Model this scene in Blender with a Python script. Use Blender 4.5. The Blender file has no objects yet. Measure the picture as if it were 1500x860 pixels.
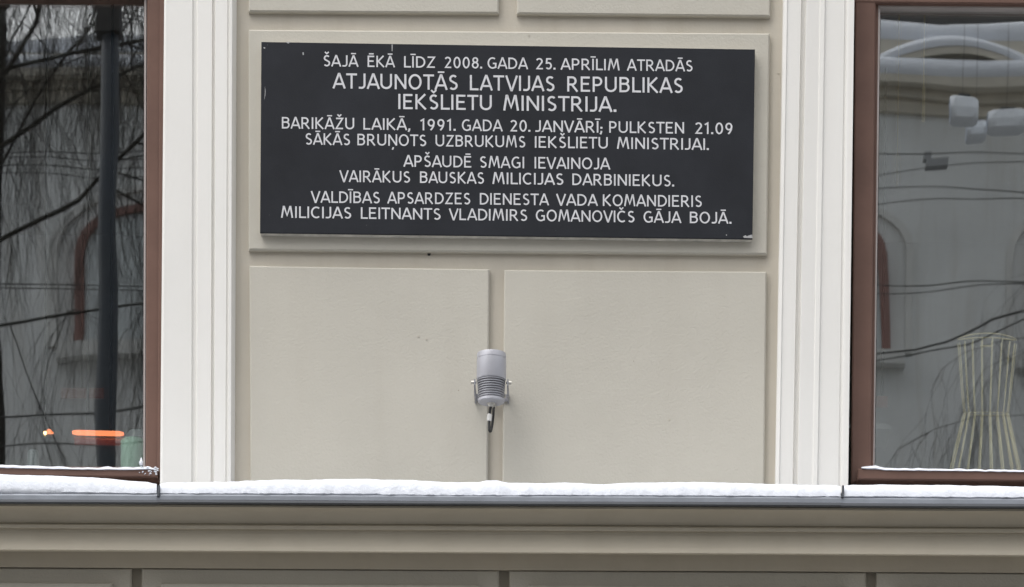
import bpy, math, random
from mathutils import Vector, Matrix, noise

S = bpy.context.scene
# ------------------------------------------------------------------ camera
CAM = Vector((0.18, -12.0, 1.6))
ZC = 5.56                      # height of the facade point in the picture centre
LENS = 172.8
ROLL = 0.0093
PITCH = -0.05
R3 = (Matrix.Rotation(math.pi/2 + PITCH, 3, 'X') @ Matrix.Rotation(ROLL, 3, 'Z'))
d0 = R3.transposed() @ (Vector((0, 0, ZC)) - CAM)
SHX = d0.x / -d0.z * LENS / 36
SHY = d0.y / -d0.z * LENS / 36
cd = bpy.data.cameras.new('camera')
cd.lens = LENS; cd.sensor_width = 36; cd.sensor_fit = 'HORIZONTAL'
cd.shift_x = SHX; cd.shift_y = SHY
cd.dof.use_dof = True; cd.dof.focus_distance = 11.95; cd.dof.aperture_fstop = 19
cd.clip_start = 0.1; cd.clip_end = 2000
cam = bpy.data.objects.new('camera', cd)
cam.matrix_world = Matrix.Translation(CAM) @ R3.to_4x4()
S.collection.objects.link(cam); S.camera = cam

def P(px, py, y=0.0):
    """world point on the plane at distance y seen at this spot of the survey photograph"""
    u = (px - 750) / 1500 + SHX
    v = (430 - py) / 1500 + SHY
    d = R3 @ Vector((u * 36, v * 36, -LENS))
    return CAM + d * ((y - CAM.y) / d.y)

# ------------------------------------------------------------------ world, sun, exposure
SUN_EL, SUN_AZ = math.radians(60), math.radians(222)     # azimuth of the veiled sun, from +Y clockwise
w = bpy.data.worlds.new('World'); S.world = w; w.use_nodes = True
nt = w.node_tree; bg = nt.nodes['Background']
sky = nt.nodes.new('ShaderNodeTexSky'); sky.sky_type = 'NISHITA'; sky.sun_disc = False
sky.sun_elevation = SUN_EL; sky.sun_rotation = SUN_AZ; sky.dust_density = 4.0; sky.air_density = 1.0
hs = nt.nodes.new('ShaderNodeHueSaturation'); hs.inputs['Saturation'].default_value = 0.22
nt.links.new(sky.outputs[0], hs.inputs['Color']); nt.links.new(hs.outputs[0], bg.inputs[0])
bg.inputs[1].default_value = 0.15
sl = bpy.data.lights.new('sun', 'SUN'); sl.energy = 0.5; sl.angle = math.radians(150); sl.color = (1, .97, .93)
so = bpy.data.objects.new('sun', sl); S.collection.objects.link(so)
sd = Vector((math.sin(SUN_AZ)*math.cos(SUN_EL), math.cos(SUN_AZ)*math.cos(SUN_EL), math.sin(SUN_EL)))
so.rotation_euler = sd.to_track_quat('Z', 'Y').to_euler()
S.view_settings.view_transform = 'Standard'; S.view_settings.look = 'None'
S.view_settings.exposure = 0.70; S.view_settings.gamma = 1.0
S.cycles.max_bounces = 8; S.cycles.transparent_max_bounces = 16

# ------------------------------------------------------------------ helpers
def mat(name, col, rough=0.7, metal=0.0, var=0.06, scale=6.0, bump=0.0, bscale=120.0,
        spots=None, streak=0.0, spec=0.5, coord='Object', emit=None, estr=0.0):
    m = bpy.data.materials.new(name); m.use_nodes = True
    t = m.node_tree; b = t.nodes['Principled BSDF']
    b.inputs['Roughness'].default_value = rough; b.inputs['Metallic'].default_value = metal
    b.inputs['Specular IOR Level'].default_value = spec
    tc = t.nodes.new('ShaderNodeTexCoord')
    n = t.nodes.new('ShaderNodeTexNoise'); n.inputs['Scale'].default_value = scale
    n.inputs['Detail'].default_value = 6; n.inputs['Roughness'].default_value = 0.6
    t.links.new(tc.outputs[coord], n.inputs['Vector'])
    r = t.nodes.new('ShaderNodeValToRGB')
    r.color_ramp.elements[0].position = 0.3; r.color_ramp.elements[1].position = 0.7
    a = [max(0, c*(1-var)) for c in col]; c2 = [min(1, c*(1+var)) for c in col]
    r.color_ramp.elements[0].color = (*a, 1); r.color_ramp.elements[1].color = (*c2, 1)
    t.links.new(n.outputs['Fac'], r.inputs['Fac'])
    out = r.outputs['Color']
    if streak > 0:
        mp = t.nodes.new('ShaderNodeMapping'); mp.inputs['Scale'].default_value = (14, 14, 0.9)
        t.links.new(tc.outputs[coord], mp.inputs['Vector'])
        n2 = t.nodes.new('ShaderNodeTexNoise'); n2.inputs['Scale'].default_value = 1.0; n2.inputs['Detail'].default_value = 4
        t.links.new(mp.outputs[0], n2.inputs['Vector'])
        r2 = t.nodes.new('ShaderNodeValToRGB')
        r2.color_ramp.elements[0].position = 0.50; r2.color_ramp.elements[1].position = 0.78
        r2.color_ramp.elements[0].color = (0, 0, 0, 1); r2.color_ramp.elements[1].color = (streak,)*3 + (1,)
        t.links.new(n2.outputs['Fac'], r2.inputs['Fac'])
        mx = t.nodes.new('ShaderNodeMix'); mx.data_type = 'RGBA'; mx.blend_type = 'MULTIPLY'
        t.links.new(r2.outputs['Color'], mx.inputs['Factor'])
        t.links.new(out, mx.inputs[6]); mx.inputs[7].default_value = (.62, .56, .48, 1)
        out = mx.outputs[2]
    if spots:
        sc, thr, scol = spots
        v = t.nodes.new('ShaderNodeTexVoronoi'); v.inputs['Scale'].default_value = sc
        t.links.new(tc.outputs[coord], v.inputs['Vector'])
        lt = t.nodes.new('ShaderNodeMath'); lt.operation = 'LESS_THAN'; lt.inputs[1].default_value = thr
        t.links.new(v.outputs['Distance'], lt.inputs[0])
        mx = t.nodes.new('ShaderNodeMix'); mx.data_type = 'RGBA'
        t.links.new(lt.outputs[0], mx.inputs['Factor']); t.links.new(out, mx.inputs[6])
        mx.inputs[7].default_value = (*scol, 1); out = mx.outputs[2]
    t.links.new(out, b.inputs['Base Color'])
    if bump > 0:
        n3 = t.nodes.new('ShaderNodeTexNoise'); n3.inputs['Scale'].default_value = bscale; n3.inputs['Detail'].default_value = 5
        t.links.new(tc.outputs[coord], n3.inputs['Vector'])
        bp = t.nodes.new('ShaderNodeBump'); bp.inputs['Strength'].default_value = 1.0; bp.inputs['Distance'].default_value = bump
        t.links.new(n3.outputs['Fac'], bp.inputs['Height']); t.links.new(bp.outputs[0], b.inputs['Normal'])
    if emit:
        b.inputs['Emission Color'].default_value = (*emit, 1); b.inputs['Emission Strength'].default_value = estr
    return m

BEIGE = (0.515, 0.49, 0.425)
M = dict(
    stucco=mat('stucco_paint', BEIGE, .85, var=.05, scale=2.4, bump=.0009, bscale=170, streak=.07, spots=(9, .012, (.33, .28, .22))),
    groove=mat('joint_paint', (.525, .485, .41), .85, var=.05, scale=5, bump=.0006, bscale=150, streak=.25),
    cornice=mat('cornice_paint', (.48, .435, .35), .8, var=.05, scale=3, bump=.0006, bscale=90, streak=.14),
    white=mat('white_paint', (.79, .775, .735), .6, var=.02, scale=4, bump=.0004, bscale=110, streak=.05),
    brown=mat('brown_frame_paint', (.150, .086, .066), .5, var=.12, scale=9, bump=.0003, bscale=60, spec=.28),
    gasket=mat('pale_gasket', (.42, .38, .36), .6, var=.1),
    nearblack=mat('near_black', (.02, .02, .02), .7),
    slab=mat('dark_polished_stone', (.018, .0198, .0245), .42, var=.22, scale=7, bump=.00025, bscale=400, spec=.22, spots=(16, .011, (.13, .13, .14))),
    slabedge=mat('rough_stone_edge', (.55, .53, .48), .8, var=.3, scale=40),
    letter=mat('pale_lettering', (.63, .63, .65), .6, var=.06, scale=40),
    chip=mat('chipped_stone', (.36, .36, .36), .8, var=.2, scale=80),
    snow=mat('snow', (.78, .81, .87), .9, var=.025, scale=25, bump=.0022, bscale=110, spec=.2),
    ice=mat('bluish_snow_crust', (.88, .92, .99), .85, var=.03, scale=12, bump=.01, bscale=14),
    zinc=mat('grey_metal_flashing', (.29, .31, .345), .45, metal=.4, var=.14, scale=12),
    zincdark=mat('dark_flashing_roll', (.07, .076, .085), .5, metal=.3, var=.1),
    alu=mat('grey_lamp_enamel', (.48, .48, .515), .42, metal=.25, var=.04, scale=30),
    alud=mat('lamp_fin_metal', (.34, .34, .365), .45, metal=.35, var=.05, scale=30),
    steel=mat('bright_screw', (.62, .6, .55), .4, metal=.5),
    cable=mat('black_cable', (.02, .02, .02), .5),
    tape=mat('white_connector', (.7, .69, .66), .6),
    gold=mat('pale_gold_wire', (.98, .83, .46), .35, metal=.1, var=.08, spec=.6),
    mint=mat('mint_enamel', (.55, .88, .68), .4, var=.05),
    jar=mat('grey_glassware', (.28, .32, .33), .3),
    roomw=mat('room_wall_paint', (.60, .62, .62), .9, var=.1, scale=2),
    roomf=mat('room_floor_wood', (.10, .07, .05), .6, var=.2, scale=3),
    glow=mat('orange_lamp_glow', (.6, .2, .08), .5, emit=(1, .26, .10), estr=1.5),
    halo=mat('red_halo_glow', (.25, .06, .03), .6, emit=(1, .10, .03), estr=.06),
    spark=mat('warm_bulb_glow', (.9, .7, .4), .5, emit=(1, .62, .25), estr=5),
    dimglow=mat('dim_orange_shade', (.20, .07, .035), .6, emit=(1, .25, .1), estr=.02),
    opp=mat('opposite_facade_plaster', (.75, .765, .76), .9, var=.10, scale=1.2, streak=.4),
    oppc=mat('opposite_cornice_plaster', (.60, .56, .48), .9, var=.2, scale=2),
    surr=mat('arch_surround_plaster', (.66, .66, .64), .9, var=.1),
    red=mat('red_brown_arch', (.27, .15, .13), .6, var=.1),
    curtain=mat('pale_curtained_pane', (.60, .64, .65), .25, var=.1, scale=1.5),
    roof=mat('dark_roof_sheet', (.035, .035, .033), .6, var=.25, scale=2),
    bark=mat('dark_bark', (.028, .025, .02), .95, var=.4, scale=8),
    fitm=mat('grey_fitting', (.30, .31, .32), .6),
    post=mat('dark_post_paint', (.02, .028, .04), .5, var=.2, scale=4),
    wire=mat('black_wire', (.015, .015, .015), .7),
    asphalt=mat('wet_asphalt', (.11, .11, .115), .7, var=.3, scale=2),
    paving=mat('slushy_paving', (.40, .40, .395), .8, var=.3, scale=3),
    kerb=mat('granite_kerb', (.25, .25, .25), .8, var=.2, scale=8),
)
def glass():
    m = bpy.data.materials.new('window_glass'); m.use_nodes = True
    t = m.node_tree; t.nodes.remove(t.nodes['Principled BSDF']); o = t.nodes['Material Output']
    g = t.nodes.new('ShaderNodeBsdfGlossy'); g.inputs['Roughness'].default_value = 0.0; g.inputs['Color'].default_value = (.97, .98, .97, 1)
    tr = t.nodes.new('ShaderNodeBsdfTransparent'); tr.inputs['Color'].default_value = (.94, .96, .95, 1)
    mx = t.nodes.new('ShaderNodeMixShader')
    lw = t.nodes.new('ShaderNodeLayerWeight'); lw.inputs['Blend'].default_value = .5
    p = t.nodes.new('ShaderNodeMath'); p.operation = 'POWER'; p.inputs[1].default_value = 5
    ad = t.nodes.new('ShaderNodeMath'); ad.operation = 'MULTIPLY_ADD'; ad.inputs[1].default_value = .85; ad.inputs[2].default_value = .285
    t.links.new(lw.outputs['Facing'], p.inputs[0]); t.links.new(p.outputs[0], ad.inputs[0])
    tc = t.nodes.new('ShaderNodeTexCoord'); n = t.nodes.new('ShaderNodeTexNoise'); n.inputs['Scale'].default_value = 2.6; n.inputs['Detail'].default_value = 1.0
    b = t.nodes.new('ShaderNodeBump'); b.inputs['Distance'].default_value = .00036
    t.links.new(tc.outputs['Object'], n.inputs['Vector']); t.links.new(n.outputs['Fac'], b.inputs['Height'])
    t.links.new(b.outputs[0], g.inputs['Normal'])
    t.links.new(ad.outputs[0], mx.inputs[0]); t.links.new(tr.outputs[0], mx.inputs[1]); t.links.new(g.outputs[0], mx.inputs[2])
    t.links.new(mx.outputs[0], o.inputs['Surface'])
    return m
M['glass'] = glass()

class MB:
    def __init__(s): s.v = []; s.f = []
    def add(s, vs, fs):
        n = len(s.v); s.v += [tuple(v) for v in vs]; s.f += [tuple(n+i for i in f) for f in fs]; return s
    def box(s, a, b):
        x0, y0, z0 = a; x1, y1, z1 = b
        return s.add([(x0,y0,z0),(x1,y0,z0),(x1,y1,z0),(x0,y1,z0),(x0,y0,z1),(x1,y0,z1),(x1,y1,z1),(x0,y1,z1)],
                     [(0,3,2,1),(4,5,6,7),(0,1,5,4),(1,2,6,5),(2,3,7,6),(3,0,4,7)])
    def slab(s, quad, yf, yb, ch=0.0):
        """block whose front outline is the quad [tl,tr,br,bl] (points at y=yf) and whose back lies at yb; ch = chamfer"""
        q = [Vector(p) for p in quad]
        c = sum(q, Vector()) / 4
        fr = []
        for p in q:
            d = Vector((math.copysign(ch, c.x-p.x), 0, math.copysign(ch, c.z-p.z)))
            fr.append((p.x+d.x, yf, p.z+d.z))
        md = [(p.x, yf+ch, p.z) for p in q]; bk = [(p.x, yb, p.z) for p in q]
        if ch > 0:
            vs = fr + md + bk
            fs = [(3,2,1,0), (8,9,10,11)]
            for i in range(4):
                j = (i+1) % 4
                fs += [(i, j, 4+j, 4+i), (4+i, 4+j, 8+j, 8+i)]
        else:
            vs = fr + bk; fs = [(3,2,1,0), (4,5,6,7)] + [(i, (i+1)%4, 4+(i+1)%4, 4+i) for i in range(4)]
        return s.add(vs, fs)
    def tube(s, pts, r, n=8, cap=True, rs=None):
        pts = [Vector(p) for p in pts]; rings = []
        up = None
        for i, p in enumerate(pts):
            a = pts[max(0, i-1)]; b = pts[min(len(pts)-1, i+1)]
            t = (b-a)
            t = t.normalized() if t.length > 1e-9 else Vector((0,0,1))
            if up is None:
                up = Vector((0,1,0)) if abs(t.y) < .9 else Vector((1,0,0))
            x = t.cross(up)
            if x.length < 1e-6: x = t.orthogonal()
            x.normalize(); yv = x.cross(t).normalized(); up = yv
            rr = rs[i] if rs else r
            rings.append([p + x*(rr*math.cos(2*math.pi*k/n)) + yv*(rr*math.sin(2*math.pi*k/n)) for k in range(n)])
        vs = [v for rg in rings for v in rg]; fs = []
        for i in range(len(pts)-1):
            for k in range(n):
                k2 = (k+1) % n
                fs.append((i*n+k, i*n+k2, (i+1)*n+k2, (i+1)*n+k))
        if cap: fs += [tuple(range(n))[::-1], tuple(range((len(pts)-1)*n, len(pts)*n))]
        return s.add(vs, fs)
    def lathe(s, prof, c, n=40):
        """prof: (radius, z) from top to bottom, axis vertical through c"""
        vs = []; fs = []
        for r, z in prof:
            vs += [(c[0]+r*math.cos(2*math.pi*k/n), c[1]+r*math.sin(2*math.pi*k/n), c[2]+z) for k in range(n)]
        for i in range(len(prof)-1):
            for k in range(n):
                fs.append((i*n+k, (i+1)*n+k, (i+1)*n+(k+1)%n, i*n+(k+1)%n))
        fs += [tuple(range(n)), tuple(range((len(prof)-1)*n, len(prof)*n))[::-1]]
        return s.add(vs, fs)
    def loft(s, rows):
        """rows: list of equal-length point lists"""
        n = len(rows[0]); vs = [p for r in rows for p in r]
        fs = [(i*n+k, i*n+k+1, (i+1)*n+k+1, (i+1)*n+k) for i in range(len(rows)-1) for k in range(n-1)]
        return s.add(vs, fs)
    def build(s, name, m, parent=None, smooth=False, origin=None):
        o3 = Vector(origin) if origin is not None else Vector((0,0,0))
        me = bpy.data.meshes.new(name)
        me.from_pydata([tuple(Vector(v)-o3) for v in s.v], [], s.f); me.update()
        me.materials.append(m)
        if smooth:
            for p in me.polygons: p.use_smooth = True
        o = bpy.data.objects.new(name, me); S.collection.objects.link(o)
        if parent is not None:
            o.parent = parent; o.location = o3 - parent_world(parent)
        else: o.location = o3
        return o
def parent_world(p):
    v = Vector(p.location)
    while p.parent: p = p.parent; v += Vector(p.location)
    return v
def fixn(o):
    import bmesh
    b = bmesh.new(); b.from_mesh(o.data); bmesh.ops.recalc_face_normals(b, faces=b.faces); b.to_mesh(o.data); b.free(); return o
def autosmooth(o, ang=35):
    import bmesh
    b = bmesh.new(); b.from_mesh(o.data); bmesh.ops.recalc_face_normals(b, faces=b.faces)
    for e in b.edges:
        if len(e.link_faces) == 2 and e.calc_face_angle(0) > math.radians(ang): e.smooth = False
    for f in b.faces: f.smooth = True
    b.to_mesh(o.data); b.free(); return o
def tag(o, label, cat, group=None, kind=None):
    o['label'] = label; o['category'] = cat
    if group: o['group'] = group
    if kind: o['kind'] = kind
    return o
def structure(o): o['kind'] = 'structure'; return o
def thing(name, loc, label, cat, group=None):
    o = bpy.data.objects.new(name, None); o.empty_display_size = .1; o.location = loc
    S.collection.objects.link(o); return tag(o, label, cat, group)
def quad(x0l, y0l, x1r, y0r, x1b, y1r, x0b, y1l, y):
    return [P(x0l, y0l, y), P(x1r, y0r, y), P(x1b, y1r, y), P(x0b, y1l, y)]
def lerp(a, b, t): return a + (b-a)*t
def interp(pts, x):
    if x <= pts[0][0]: return pts[0][1]
    for (a, va), (b, vb) in zip(pts, pts[1:]):
        if x <= b: return lerp(va, vb, (x-a)/(b-a))
    return pts[-1][1]

# ------------------------------------------------------------------ ground
structure(MB().box((-300, -300, -.3), (300, 300, -.02)).build('ground', M['asphalt']))
structure(MB().box((-60, -17.5, -.018), (60, -3.2, 0)).build('road', M['asphalt']))
structure(MB().box((-60, -3.0, -.018), (60, .2, .13)).build('pavement', M['paving']))
structure(MB().box((-60, -21.9, -.018), (60, -17.7, .13)).build('pavement', M['paving']))
for y in (-3.2, -17.7):
    structure(MB().box((-60, y+.002, -.016), (60, y+.198, .14)).build('kerb', M['kerb']))

# ------------------------------------------------------------------ the house
PF = -.0155          # face of the raised panels
house = thing('townhouse', (0, 0, 0), 'cream painted house wall with recessed joints and snowy ledge, carrying the dark plaque', 'building')
ZL = P(750, 720, 0).z       # ledge height at wall
XLW = (P(-420, 350, 0).x, P(238, 350, 0).x)     # left window opening
XRW = (P(1251, 350, 0).x, P(1910, 350, 0).x)
# vertical architrave profiles (px at top of the picture, px at bottom, depth)
profL = [(240.5,234.5,.07),(240.5,234.5,-.030),(243.5,238,-.034),(281.5,280,-.034),(284,282.5,-.026),(288,286.5,-.026),(290,288.5,-.034),
         (310.5,308.5,-.036),(312,310,-.026),(314.5,312.5,-.026),(316,314,-.040),(333,330,-.042),(334,331,-.037),(336,333,-.037),(337,334,-.043),(340,338,-.043),(346,343,-.012),(347,344,.0)]
profR = [(1146.5,1135,.0),(1148,1136,-.040),(1153,1141,-.043),(1154.5,1142.5,-.038),(1173.5,1161,-.038),(1175,1162.5,-.024),(1179.5,1167,-.024),(1181.5,1169,-.040),
         (1185,1173,-.040),(1198,1187,-.034),(1201,1190,-.034),(1202,1191,-.036),(1208,1197,-.037),(1210,1199,-.030),(1237,1228,-.030),(1238,1229,-.026),(1240,1231,-.026),(1241,1232,-.030),(1244,1235,-.032),(1251.5,1242.5,-.033),(1251.5,1242.5,.07)]
def architrave(prof, name='architrave'):
    rows = []
    for k in range(0, 13):
        py = -260 + k*(722+260)/12
        r = []
        for pt, pb, d in prof:
            px = lerp(pt, pb, py/700)
            r.append(P(px, py, d*.7 if d < 0 else d))
        rows.append(r)
    o = MB().loft(rows).build(name, M['white'], house)
    return autosmooth(o, 12)
architrave(profL); architrave(profR)
mirL = [(-650-0 + (480-x if False else 0), 0, 0) for x in ()]
# outer architraves of both windows (beyond the frame)
for x0, x1 in ((P(-530, 350, 0).x, XLW[0]), (XRW[1], P(2020, 350, 0).x)):
    MB().slab([(x0, 0, ZL+2.0), (x1, 0, ZL+2.0), (x1, 0, ZL-.03), (x0, 0, ZL-.03)], -.034, .07, .006).build('architrave', M['white'], house)
# backing wall in pieces round the two openings
ZT = ZL + 5.0
WT = P(1300, 0, 0.04).z + .03     # head of the window frame
m = MB()
xs = [-9, XLW[0]-.05, XLW[1]+.05, XRW[0]-.05, XRW[1]+.05, 9]
m.box((xs[0], 0, ZL-.3), (xs[1], .38, ZT)); m.box((xs[2], 0, ZL-.3), (xs[3], .38, ZT)); m.box((xs[4], 0, ZL-.3), (xs[5], .38, ZT))
for a, b in ((xs[1], xs[2]), (xs[3], xs[4])):
    m.box((a, .002, WT+.08), (b, .378, ZT-.002)); m.box((a, .002, ZL-.298), (b, .378, ZL-.02))
m.build('wall', M['groove'], house)
# raised wall panels
def panel(c, y=PF, ch=.0035, name='wall_panel', m=None, label=None):
    o = MB().slab(quad(*c, y), y, .001, ch).build(name, m or M['stucco'], house)
    if label: o['label'] = label
    return o
panel((366, -300, 733, -297, 730.5, 19.5, 364, 16.8))
panel((760, -297, 1133, -294, 1128, 24.0, 757, 20.0))
panel((364, 43, 1127.5, 48.5, 1123.5, 372.5, 364, 366))
panel((365, 389, 717, 394, 714, 740, 367, 738))
panel((738.5, 395, 1123, 397.5, 1119, 742, 735.5, 738))
# panels of the wall above each window and past them
for px0 in (-900, 2060):
    for j in range(4):
        y0 = -1000 + j*420
        panel((px0, y0, px0+340, y0+3, px0+340, y0+400, px0, y0+397))

# cornice profile (py at x=0, py at x=1500, depth) swept along the facade
YC = -.30
def sweep(prof, name, m, x0=-2600, x1=4100, n=36, parent=house, wob=0.0):
    rows = []
    for k in range(n+1):
        px = lerp(x0, x1, k/n)
        r = []
        for i, (a, b, d) in enumerate(prof):
            q = P(px, lerp(a, b, px/1500), d)
            q.z += wob*noise.noise(Vector((q.x*1.3, i*.2, 0)))
            r.append(q)
        rows.append(r)
    return autosmooth(MB().loft(rows).build(name, m, parent), 25)
# below: values measured where each edge is seen; depth steps do the rest
corn = [(736,743,-.0),(738.5,745.5,YC+.022),(741.5,748.5,YC+.022),(742.5,749.5,YC+.03),(748,755,-.250),(756,763,-.236),(765,772,-.228),(766.5,773.5,-.224),(767.5,774.5,-.230),(768.5,775.5,-.236),(773.5,780.5,-.237),(775,782,-.229),(776,783,-.226),
        (780,787,-.224),(788,795,-.232),(797,804,-.243),(804,811.5,-.250),(805.5,813,-.250),(807,814.5,-.243),(807.5,815,-.237),(796,803.5,-.155),(829,837,-.146),(831,839,-.145),(833,841,.03)]
sweep(corn, 'cornice', M['cornice'], wob=.0012)
# metal drip flashing: sloping top, pale lip, dark rolled edge; three sheets with standing seams at the laps
def flashing(x0, x1, dy=0.0):
    lip = [(722,729,.001),(722.5,729.5,YC+.010),(723.5,730.5,YC+.003),(725.5,732,YC),(731.5,738,YC)]
    lip = [(a+dy, b+dy, d) for a, b, d in lip]
    roll = [(731.6,738.1,YC-.001),(732.6,739.1,YC-.0045),(735,741.6,YC-.0055),(737.2,743.8,YC-.003),(738.4,745,YC+.004),(737.8,744.4,YC+.0225)]
    roll = [(a+dy, b+dy, d) for a, b, d in roll]
    f = sweep(lip, 'drip_flashing', M['zinc'], x0, x1, 24, wob=.0007)
    r = []
    sweep(roll, 'rolled_edge', M['zincdark'], x0, x1, 24, parent=f, wob=.0007)
    return f
flashing(-2600, 231); flashing(229, 1234, -.5); flashing(1232, 4100)
for px, t, bt in ((231.5, 711, 727.5), (1233.5, 711.5, 729)):
    a = P(px, bt, YC-.002); b = P(px+1.5, t, YC+.0)
    MB().tube([a, lerp(a, b, .5)+Vector((.001,0,0)), b], .0022, 6, rs=[.0034, .003, .0026]).build('standing_seam', M['zincdark'], house)

# ground storey wall and its blocks
YG = -.105
gtop = P(750, 838, YG).z
MB().box((-9, YG, -.2), (9, .3, gtop+.03)).build('ground_floor_wall', M['groove'], house)
joints = [-860, -330, 200, 738.5, 1276.5, 1815, 2350]
for i in range(len(joints)-1):
    a, b = joints[i]+7.5, joints[i+1]-7.5
    ya = lerp(831, 839, a/1500); yb = lerp(831, 839, b/1500)
    for row, (h0, h1) in enumerate(((0, 560), (580, 1140))):
        o = MB().slab([P(a, ya+h0, -.135), P(b, yb+h0, -.135), P(b, yb+h1, -.135), P(a, ya+h1, -.135)], -.135, YG+.001, .004).build('ground_floor_panel', M['stucco'], house)
        MB().slab([P(a+28, ya+h0+21, -.150), P(b-28, yb+h0+21, -.150), P(b-28, yb+h1-21, -.150), P(a+28, ya+h1-21, -.150)], -.150, -.1355, .004).build('raised_field', M['stucco'], o)
# nail holes, filled scuffs
for px, py, r, y in ((628.5, 372.2, .0042, -.001), (775, 52, .002, PF), (1140, 107, .002, -.001), (613, 493, .0025, PF), (625, 497, .0022, PF), (980, 615, .002, PF)):
    c = P(px, py, y)
    MB().tube([c, c+Vector((0, -.0012, 0))], r, 8).build('wall_blemish', M['nearblack'] if px == 628.5 else M['groove'], house)

# ------------------------------------------------------------------ windows
def window(left):
    label = None
    YFm = .030
    w0 = P(118, 350, YFm) if left else P(1560, 350, YFm)
    e = bpy.data.objects.new('window', None); e.parent = house; e.location = w0; S.collection.objects.link(e)
    e['label'] = 'left window with brown frame, reflecting bare branches' if left else 'right window with brown frame, gold wire chair inside'
    if left:
        A = lambda x, y, d=YFm: P(x, y, d)
        top = -14
        st = [A(215.5, top), A(237, top), A(233.5, 706), A(213, 706)]
        o = MB().slab(st, YFm, .10, .003).build('frame_stile', M['brown'], e)
        # thin outer sub-frame step
        MB().slab([P(234, top, .022), P(241.5, top, .022), P(236, 706, .022), P(230.5, 706, .022)], .022, .099, .002).build('outer_frame', M['brown'], e)
        MB().slab([A(-430, top), A(-408, top), A(-410, 706), A(-432, 706)], YFm, .10, .003).build('frame_stile', M['brown'], e)
        MB().slab([P(-432, top-34, YFm), P(241, top-34+6, YFm), P(241, top+4, YFm), P(-432, top-2, YFm)], YFm-.002, .102, .003).build('frame_head', M['brown'], e)
        gx = (P(-415, 350, .07).x, P(216, 350, .07).x); zt = P(0, -10, .07).z; zb = P(0, 679, .07).z
        rail = [P(-430, 680, .0), P(231, 684, .0), P(230.5, 699, .0), P(-430, 693, .0)]
        MB().slab(rail, .0, .098, .003).build('bottom_rail', M['brown'], e)
        gk = [P(211.5, top, .045), P(214.5, top, .045), P(212.5, 685, .045), P(209.8, 685, .045)]
    else:
        top = 8
        st = [P(1253.5, -32, YFm), P(1283.5, -32, YFm), P(1275.5, 706, YFm), P(1247, 706, YFm)]
        MB().slab(st, YFm, .10, .003).build('frame_stile', M['brown'], e)
        MB().slab([P(1281, -20, .042), P(1287, -20, .042), P(1279, 700, .042), P(1274, 700, .042)], .042, .099, .002).build('inner_frame', M['brown'], e)
        MB().slab([P(1880, -20, YFm), P(1905, -20, YFm), P(1900, 706, YFm), P(1875, 706, YFm)], YFm, .10, .003).build('frame_stile', M['brown'], e)
        MB().slab([P(1252, -40, YFm), P(1905, -34, YFm), P(1905, 10, YFm), P(1252, 4, YFm)], YFm-.002, .102, .003).build('frame_head', M['brown'], e)
        MB().slab([P(1284, 1, .046), P(1880, 7, .046), P(1880, 16.3, .046), P(1284, 10.3, .046)], .046, .08, .0).build('glazing_bead', M['gasket'], e)
        gx = (P(1286, 350, .07).x, P(1895, 350, .07).x); zt = P(1300, 0, .07).z; zb = P(1300, 684, .07).z
        rail = [P(1256.5, 686, .0), P(1900, 692, .0), P(1900, 708, .0), P(1256, 702.5, .0)]
        MB().slab(rail, .0, .098, .003).build('bottom_rail', M['brown'], e)
        gk = [P(1286, 8, .045), P(1289.5, 8, .045), P(1281, 692, .045), P(1278.5, 692, .045)]
    MB().slab(gk, .045, .08, .0).build('glazing_bead', M['gasket'], e)
    MB().box((gx[0], .070, zb-.01), (gx[1], .078, zt+.03)).build('glass_pane', M['glass'], e)
    # near-black block painted as the shade in the gap under the bottom rail
    MB().box((gx[0]-.03, .06, ZL-.03), (gx[1]+.03, .16, zb-.02)).build('gap_shade', M['nearblack'], e)
window(True); window(False)

# snow --------------------------------------------------------------
def snowbank(x0, x1, topf, botf, name, yf, yb, label, n, seed, amp=1.0):
    rows = []
    for k in range(n+1):
        px = lerp(x0, x1, k/n)
        t = topf(px); b = botf(px)
        j1 = noise.noise(Vector((px*.021, seed, 0)))*1.2*amp + noise.noise(Vector((px*.09, seed, 3)))*.6*amp
        j2 = noise.noise(Vector((px*.11, seed, 7)))*1.2*amp + noise.noise(Vector((px*.35, seed, 9)))*1.1*amp
        endf = min(1, (k+.0)/2, (n-k)/2) if n > 6 else 1
        T = lerp(b, t+j1, .9+.1*endf); B = b + j2*.8
        front = yf + .006*noise.noise(Vector((px*.05, seed, 11)))
        r = [P(px, B, front+.004), P(px, lerp(B, T, .12), front-.001), P(px, lerp(B, T, .35), front), P(px, lerp(B, T, .65), front+.003), P(px, lerp(B, T, .88), front+.010)]
        z = P(px, T, front+.020)
        r.append(z)
        for f in (.2, .4, .6, .8, 1.0):
            r.append(Vector((z.x, lerp(front+.02, yb, f), z.z + .004*math.sin(f*2.5) + .002*noise.noise(Vector((px*.05, f*5, seed))))))
        rows.append(r)
    mb = MB().loft(rows)
    o = autosmooth(mb.build(name, M['snow']), 60)
    return tag(o, label, 'snow', 'snow on the ledges', 'stuff')
topE = [(-2600,690),(-100,693),(0,694),(60,697),(130,699),(200,705),(229,707.5)]
topM = [(233,707.5),(330,706),(365,704.5),(400,703),(520,701.5),(600,703.5),(660,706.5),(700,707),(712,704),(728,703.5),(745,707),(850,708),(885,709),(960,706.5),(1040,706.5),(1120,709),(1232,711)]
topR = [(1235,710),(1400,710.5),(1500,712.5),(4100,716)]
bot = lambda px: lerp(723.4, 730.5, px/1500) + (1.0 if 560 < px < 760 else 0)
snowbank(-2600, 229.5, lambda x: interp(topE, x), bot, 'ledge_snow', YC+.004, .06, 'thick snow on the metal ledge under the left window', 420, 1.3)
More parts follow.
